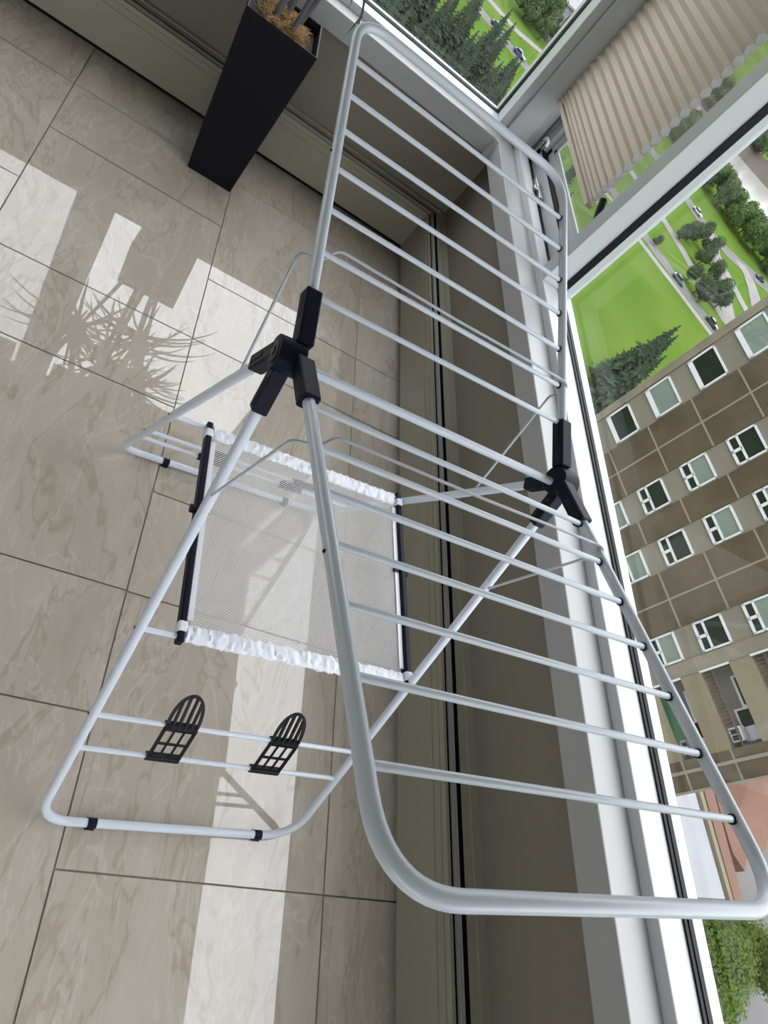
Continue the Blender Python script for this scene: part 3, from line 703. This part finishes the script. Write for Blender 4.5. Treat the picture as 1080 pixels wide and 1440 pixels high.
# ------------------------------------------------------------------ outside: ground, roads, river
def ground():
    def ribbon(pts, w, z):
        mb = MB(); P = [Vector((*p, ZG + z)) for p in pts]; vs = []
        for i, p in enumerate(P):
            d = (P[min(i + 1, len(P) - 1)] - P[max(i - 1, 0)]).normalized(); n = Vector((-d.y, d.x, 0)) * w / 2; vs += [p + n, p - n]
        mb.add(vs, [(2 * i, 2 * i + 1, 2 * i + 3, 2 * i + 2) for i in range(len(P) - 1)]); return mb
    g = MB(); g.box((-1800, -900, ZG - 1), (900, 1900, ZG)); struct(g.build('lawn', O['lawn']), 'bright green mown lawn far below the windows', 'lawn')
    for i, (pts, w, m, lab) in enumerate((
        ([(-262, 0), (-234, 50), (-221, 70), (-213, 81), (-195, 96), (-178, 110), (-165, 121.5), (-152, 134.5), (-138, 150), (-110, 185)], 5.2, 'road', 'grey park road along the edge of the open lawn'),
        ([(-185, 92), (-172, 107), (-162.6, 114.5), (-156.5, 121.5), (-150.5, 128.5), (-141, 138.5), (-115, 168)], 2.2, 'path', 'pale pavement between the open lawn and the park road'),
        ([(-262, 40), (-241, 68), (-236, 80), (-238, 92), (-216, 116), (-193, 133), (-182, 139), (-171, 143), (-157, 150), (-130, 175)], 3.4, 'path', 'pale footpath beyond the park road'),
        ([(-290, 110), (-250, 140), (-229, 158), (-217, 166), (-211, 176), (-211, 190), (-212, 203), (-214, 240)], 8., 'road', 'grey riverside road by the tree belt'),
        ([(-216, 168), (-204, 164), (-190, 162), (-170, 157), (-150, 152), (-120, 160)], 5., 'path', 'pale path forking off the riverside road'),
        ([(-212, 170), (-203, 166), (-190, 168), (-175, 171), (-150, 176)], 3.6, 'path', 'narrow pale path beside the fork'),
        ([(-212, 185), (-204, 187), (-194, 185), (-180, 180), (-150, 178)], 5., 'path', 'curved pale path from the riverside road'))):
        o = ribbon(pts, w * (1.45 if m == 'path' else 1.2), .04 + .015 * i).build('road', O[m]); struct(o, lab, 'road')
    b = MB(); b.add([(-345, 60, ZG + .03), (-246, 96, ZG + .03), (-262, 130, ZG + .03), (-350, 120, ZG + .03)], [(0, 1, 2, 3)])
    struct(b.build('car_park', O['road']), 'grey paved yard behind the trees beyond the park road', 'road')
    b = MB(); b.add([(-800, -200, ZG + .02), (-330, 160, ZG + .02), (-284, 200, ZG + .02), (-268, 208, ZG + .02), (-262, 232, ZG + .02), (-255, 420, ZG + .02), (-250, 900, ZG + .02), (-356, 900, ZG + .02), (-355, 300, ZG + .02), (-362, 268, ZG + .02), (-372, 245, ZG + .02), (-900, 10, ZG + .02)], [tuple(range(12))])
    struct(b.build('river', O['river']), 'pale grey river beyond the tree belt', 'river')
    b = MB(); P = [(-900, 10), (-372, 245), (-362, 268), (-355, 300), (-356, 900)]; vs = []
    for x, y in P: vs += [(x, y, ZG + .02), (x - 16, y + 8, ZG + 6)]
    b.add(vs, [(2 * i, 2 * i + 1, 2 * i + 3, 2 * i + 2) for i in range(4)]); struct(b.build('river_bank', O['mud']), 'brown far bank of the river', 'river bank')
    b = MB(); b.add([(-30, 60, ZG + .03), (40, 60, ZG + .03), (40, 140, ZG + .03), (-30, 140, ZG + .03)], [(0, 1, 2, 3)])
    struct(b.build('pavement', O['road']), 'grey paved court at the foot of the tower block', 'pavement')
ground()
def lowbuildings():
    def block(name, poly, z0, z1, m, parent=None):
        b = MB(); b.prism(poly, lambda x, y: (x, y, z0), lambda x, y: (x, y, z1)); return b.build(name, m, parent)
    r = empty('flat_roofed_annex', (-12, 65, ZG)); tag(r, 'low annex with a pale flat roof and terracotta parapet below the tower', 'building')
    block('annex_wall', [(-17.5, 50), (-17.5, 68.6), (-7.3, 69.6), (-6.6, 50)], ZG, -40.3, O['parapet'], r)
    block('flat_roof', [(-17.2, 50.2), (-17.2, 68.3), (-7.6, 69.3), (-6.9, 50.2)], -40.4, -40.0, O['roofw'], r)
    block('parapet', [(-17.6, 68.6), (-17.6, 69.2), (-7.4, 70.2), (-7.3, 69.6)], ZG, -39.7, O['parapet'], r)
    block('terracotta_parapet', [(-19.5, 69.2), (-19.5, 71.0), (-7.4, 71.6), (-7.4, 70.2)], ZG, -39.6, O['terra'], r)
    t = empty('terracotta_building', (-18, 80, ZG)); tag(t, 'low terracotta building seen from above at the tower foot', 'building')
    block('building_wall', [(-30, 71.8), (-30, 95), (-16, 83), (-12.9, 80), (-12.5, 76.6), (-10.5, 75), (-12, 73.6)], ZG, -40.6, O['terra'], t)
    b = MB(); b.add([(-19.4, 75.4, -40.6), (-16.7, 77.1, -40.6), (-19.6, 83.5, -40.6), (-28, 80, -40.6), (-21.5, 78.4, -37.9)], [(0, 1, 4), (1, 2, 4), (2, 3, 4), (3, 0, 4)])
    b.build('hipped_roof', O['terra'], t)
    b = MB(); b.box((-19.5, 71.9, -40.55), (-18.0, 73.0, -39.8)); b.build('roof_vent', O['bdark'], t)
    w = empty('white_building', (-290, 100, ZG)); tag(w, 'small white building beyond the grey yard', 'building')
    b = MB(); b.box((-312, 104, ZG), (-285, 124, ZG + 6)); b.build('building_wall', O['roofw'], w); b = MB(); b.box((-313, 103, ZG + 6), (-284, 125, ZG + 6.6)); b.build('flat_roof', O['roofw'], w)
lowbuildings()

# ------------------------------------------------------------------ outside: trees and cars
def conifer_mesh(seed, h=15., r=3.6):
    rn = random.Random(seed); mb = MB(); n = 22
    mb.tube([(0, 0, h * .06), (0, 0, h * .5), (0, 0, h * .85), (0, 0, h * 1.0)], [r * .62, r * .34, r * .12, .03], 9)
    for i in range(n):
        t = i / (n - 1); z = h * (.08 + .90 * t); rad = r * (1 - t) ** .85 * rn.uniform(.8, 1.15) + .15; m = max(5, int(15 * (1 - t * .6)))
        a0 = rn.uniform(0, 6)
        for k in range(m):
            a = a0 + 2 * PI * k / m + rn.uniform(-.2, .2); L = rad * rn.uniform(.65, 1.15); d = Vector((math.cos(a), math.sin(a), 0)); s = Vector((-d.y, d.x, 0)); w = L * .24
            droop = rn.uniform(-.28, .05) * L; up = Vector((0, 0, rn.uniform(.08, .3) * L))
            o = Vector((0, 0, z)); e = o + d * L + Vector((0, 0, droop)); mid = o + d * L * .5 + Vector((0, 0, droop * .2))
            mb.add([o, mid + s * w, e, mid - s * w, mid + up], [(0, 1, 4), (1, 2, 4), (2, 3, 4), (3, 0, 4), (0, 3, 2, 1)])
            for q in range(3):
                c = mid + d * L * rn.uniform(-.2, .35) + s * w * rn.uniform(-.9, .9); v = (d + s * rn.uniform(-1, 1) + Vector((0, 0, rn.uniform(0, .8)))).normalized() * L * .28
                mb.add([c - s * .12, c + s * .12, c + v, c + Vector((0, 0, .25))], [(0, 1, 2), (1, 3, 2), (3, 0, 2), (0, 3, 1)])
    return mb
def broad_mesh(seed, h=10., r=4.2, n=1500, leaf=.55):
    rn = random.Random(seed); mb = MB(); blobs = []
    for i in range(11):
        a = rn.uniform(0, 2 * PI); q = rn.uniform(0, .62) * r; blobs.append((Vector((q * math.cos(a), q * math.sin(a), h * rn.uniform(.26, .80))), r * rn.uniform(.36, .58)))
    blobs.append((Vector((0, 0, h * .5)), r * .62))
    for c, b in blobs:                       # inner mass
        nu, nv = 9, 6; vs = []
        for j in range(nv + 1):
            for i in range(nu):
                th = PI * j / nv; ph = 2 * PI * i / nu; q = b * rn.uniform(.55, .90)
                vs.append(c + Vector((q * math.sin(th) * math.cos(ph), q * math.sin(th) * math.sin(ph), q * math.cos(th))))
        mb.add(vs, [(j * nu + i, j * nu + (i + 1) % nu, (j + 1) * nu + (i + 1) % nu, (j + 1) * nu + i) for j in range(nv) for i in range(nu)])
    for _ in range(n):
        c, b = rn.choice(blobs); th = math.acos(rn.uniform(-.6, 1)); ph = rn.uniform(0, 2 * PI)
        d = Vector((math.sin(th) * math.cos(ph), math.sin(th) * math.sin(ph), math.cos(th))); p = c + d * b * rn.uniform(.78, 1.22)
        u = d.orthogonal().normalized(); u = (u * math.cos(ph * 7) + d.cross(u) * math.sin(ph * 7)); w = (d.cross(u) + d * rn.uniform(-.6, .6)).normalized(); l = leaf * rn.uniform(.6, 1.3)
        mb.add([p - u * l * .5, p + w * l * .35, p + u * l * .6, p - w * l * .35], [(0, 1, 2, 3)])
    return mb
def tree(name, mb, h, m, trunk_r, label, group, loc):
    root = empty(name, (0, 0, 0)); tag(root, label, 'tree', group)
    cr = mb.build('crown', m, root); t = MB(); t.tube([(0, 0, -.3), (0, 0, h * .3), (0, 0, h * .7)], [trunk_r, trunk_r * .8, trunk_r * .4], 8); t.build('trunk', O['trunk'], root)
    root.location = loc; return root
rt = random.Random(4)
# conifers in the clump below the left-hand window
con = [tree('conifer_tree', conifer_mesh(s), 15, O['conifer'], .3, 'dark conifer in the dense clump below the planter window', 'conifers in the clump below the planter window', (0, 0, ZG)) for s in (1, 2, 3)]
spots = []
for i in range(9):
    for j in range(7):
        a = -152 + 0 * j; x = -178 + i * 7.4 + rt.uniform(-2, 2); y = 8 + j * 8.4 + (i % 2) * 4 + rt.uniform(-2, 2) + (x + 178) * .12
        if y > 33 + (x + 178) * .45 + 26: continue
        spots.append((x, y))
for i, (x, y) in enumerate(spots):
    s = rt.uniform(.8, 1.15)
    if i < 3: con[i].location = (x, y, ZG); con[i].scale = (s,) * 3
    else: copy_tree(con[i % 3], (x, y, ZG), rt.uniform(0, 6), s)
# conifers on the lawn by the tower block
for i, (x, y, s) in enumerate(((-88, 80, 1.15), (-81, 77, 1.0), (-86, 88, 1.15), (-78, 85, 1.05), (-74, 78, .9), (-94, 87, .9), (-70, 83, .8))):
    o = copy_tree(con[i % 3], (x, y, ZG), i * 1.3, s); o['label'] = 'conifer on the lawn between the wide window and the tower block'; o['group'] = 'conifers beside the tower block'
# dull round trees along the park paths
rb = [tree('park_tree', broad_mesh(s, 8.5, 3.6, 2200, .5), 8.5, O['dleaves'], .25, 'dull green round tree by the pale park paths', 'round trees along the park paths', (0, 0, ZG)) for s in (31, 32)]
ps = [(-192, 145, 1.0), (-196, 150, 1.0), (-201, 156, 1.15), (-198, 160, 1.0), (-184, 151, 1.0), (-180, 154, 1.0), (-167, 139, .85), (-163, 141, .9), (-159, 141, .9), (-170, 151.5, 1.0), (-165, 152, .9), (-173, 126.5, .45), (-176, 157, .8)]
for i, (x, y, s) in enumerate(ps):
    x, y, s = x * .965, y * .965, s * .84
    if i < 2: rb[i].location = (x, y, ZG); rb[i].scale = (s,) * 3
    else: copy_tree(rb[i % 2], (x, y, ZG), rt.uniform(0, 6), s)
# the belt along the river
gb = [tree('riverside_tree', broad_mesh(s, 11, 5., 2600, .7), 11, O['leaves'], .3, 'green tree in the belt along the near river bank', 'trees along the near river bank', (0, 0, ZG)) for s in (41, 42, 43)]
path = [(-330, 148), (-300, 176), (-276, 190), (-258, 196), (-246, 204), (-238, 216), (-236, 232), (-238, 255), (-240, 290), (-242, 330)]
i = 0
for (ax, ay), (bx_, by) in zip(path, path[1:]):
    L = math.hypot(bx_ - ax, by - ay); k = max(2, int(L / 8.5))
    for q in range(k):
        for row in (0, 1):
            t = (q + rt.uniform(-.15, .15)) / k; dx, dy = (bx_ - ax) / L, (by - ay) / L
            x = ax + (bx_ - ax) * t + dy * (row - .4) * 8.5; y = ay + (by - ay) * t - dx * (row - .4) * 8.5; x *= .965; y *= .965; s = rt.uniform(.95, 1.2)
            if i < 3: gb[i].location = (x, y, ZG); gb[i].scale = (s,) * 3
            else: copy_tree(gb[i % 3], (x, y, ZG), rt.uniform(0, 6), s)
            i += 1
# trees by the grey yard, seen through the planter window
for j, (x, y, s) in enumerate(((-252, 84, 1.), (-258, 88, 1.1), (-264, 94, 1.), (-255, 92, .8), (-262, 102, .9), (-252, 98, .8), (-270, 86, 1.1), (-246, 90, .7), (-276, 80, 1.))):
    o = copy_tree(gb[j % 3], (x, y, ZG), j, s); o['label'] = 'green tree between the park road and the grey yard'; o['group'] = 'trees by the grey yard'
# woods over the river
far = [(x, y) for x in (-396, -380) for y in range(240, 430, 15)] + [(-390 - k * 22, 230 - k * 10 + r * 17) for k in range(0, 10) for r in (0, 1)]
for j, (x, y) in enumerate(far):
    o = copy_tree(gb[j % 3], (x + rt.uniform(-1, 1), y + rt.uniform(-1, 1), ZG + 4), j, rt.uniform(1.3, 1.5)); o['label'] = 'tree in the woods on the far river bank'; o['group'] = 'woods on the far river bank'
# bright leafy trees at the foot of the tower
bt = tree('leafy_tree', broad_mesh(61, 11, 5.4, 14000, .34), 11, O['bright'], .3, 'bright green leafy tree in the paved court, nearest the annex roof', None, (-1.9, 68.5, ZG))
o = copy_tree(bt, (-3.2, 80.5, ZG), 2.1, .8); o['label'] = 'bright green leafy tree in the paved court, farther from the annex roof'
o = copy_tree(rb[0], (2.6, 63, ZG), 1., .8); o['label'] = 'dull green tree low beside the bright leafy trees'; del o['group']
def car(loc, rz, m, label):
    root = empty('car', (0, 0, 0)); tag(root, label, 'car')
    b = MB(); b.prism([(-2.25, .35), (2.25, .35), (2.25, .72), (1.3, .90), (-2.0, .95), (-2.25, .8)], lambda x, z: (x, -.88, z), lambda x, z: (x, .88, z)); o = b.build('car_body', O[m], root); bevel(o, .08)
    b = MB(); b.prism([(-1.7, .92), (1.0, .90), (.35, 1.42), (-1.1, 1.45)], lambda x, z: (x, -.74, z), lambda x, z: (x, .74, z)); o = b.build('car_cabin', O['bdark'], root); bevel(o, .06)
    b = MB(); b.prism([(-1.05, 1.44), (.30, 1.42), (.30, 1.47), (-1.05, 1.49)], lambda x, z: (x, -.70, z), lambda x, z: (x, .70, z)); b.build('car_roof', O[m], root)
    for x in (-1.4, 1.4):
        for y in (-.80, .80):
            w = MB(); w.cyl((x, y - .1, .33), (x, y + .1, .33), .33, 14); w.build('wheel', M['black'], root)
    root.location = (*loc, ZG + .12); root.rotation_euler = (0, 0, rz)
car((-156.5, 128.6), .85, 'car_grey', 'grey-blue car on the park road beside the open lawn'); car((-147, 139.5), .85, 'car_dark', 'dark car on the park road close to the tower block')
car((-143.5, 143.5), .85, 'car_white', 'white car on the park road right by the tower block'); car((-212, 197), 1.55, 'car_dark', 'black car on the riverside road')
car((-221.5, 69.5), 1.0, 'car_dark', 'dark car on the road beyond the conifers'); car((-216, 77.5), .95, 'car_blue', 'blue car on the road beyond the conifers')
car((-221, 163), .8, 'car_white', 'white car on the riverside road by the trees')

# ------------------------------------------------------------------ light: a bright overcast sky through the windows
w = bpy.data.worlds.new('overcast_sky'); SC.world = w; w.use_nodes = True; nt = w.node_tree
bg = nt.nodes['Background']; tc = nt.nodes.new('ShaderNodeTexCoord'); sp = nt.nodes.new('ShaderNodeSeparateXYZ')
nt.links.new(tc.outputs['Generated'], sp.inputs[0])
mr = nt.nodes.new('ShaderNodeMapRange'); mr.inputs[1].default_value = 0; mr.inputs[2].default_value = 1; mr.inputs[3].default_value = .62; mr.inputs[4].default_value = 1.1
nt.links.new(sp.outputs['Z'], mr.inputs[0])
ml = nt.nodes.new('ShaderNodeMath'); ml.operation = 'MULTIPLY'; ml.inputs[1].default_value = 9.0; nt.links.new(mr.outputs[0], ml.inputs[0])
bg.inputs['Color'].default_value = (.93, .96, 1.0, 1); nt.links.new(ml.outputs[0], bg.inputs['Strength'])
vs = SC.view_settings; SC.display_settings.display_device = 'sRGB'
vs.view_transform = 'Standard'; vs.look = 'None'; vs.exposure = -.52; vs.gamma = 1; vs.use_curve_mapping = False
cy = SC.cycles; cy.max_bounces = 10; cy.diffuse_bounces = 6; cy.glossy_bounces = 4; cy.transparent_max_bounces = 16; cy.transmission_bounces = 4
cy.caustics_reflective = False; cy.caustics_refractive = False; cy.sample_clamp_indirect = 6; cy.use_denoising = True
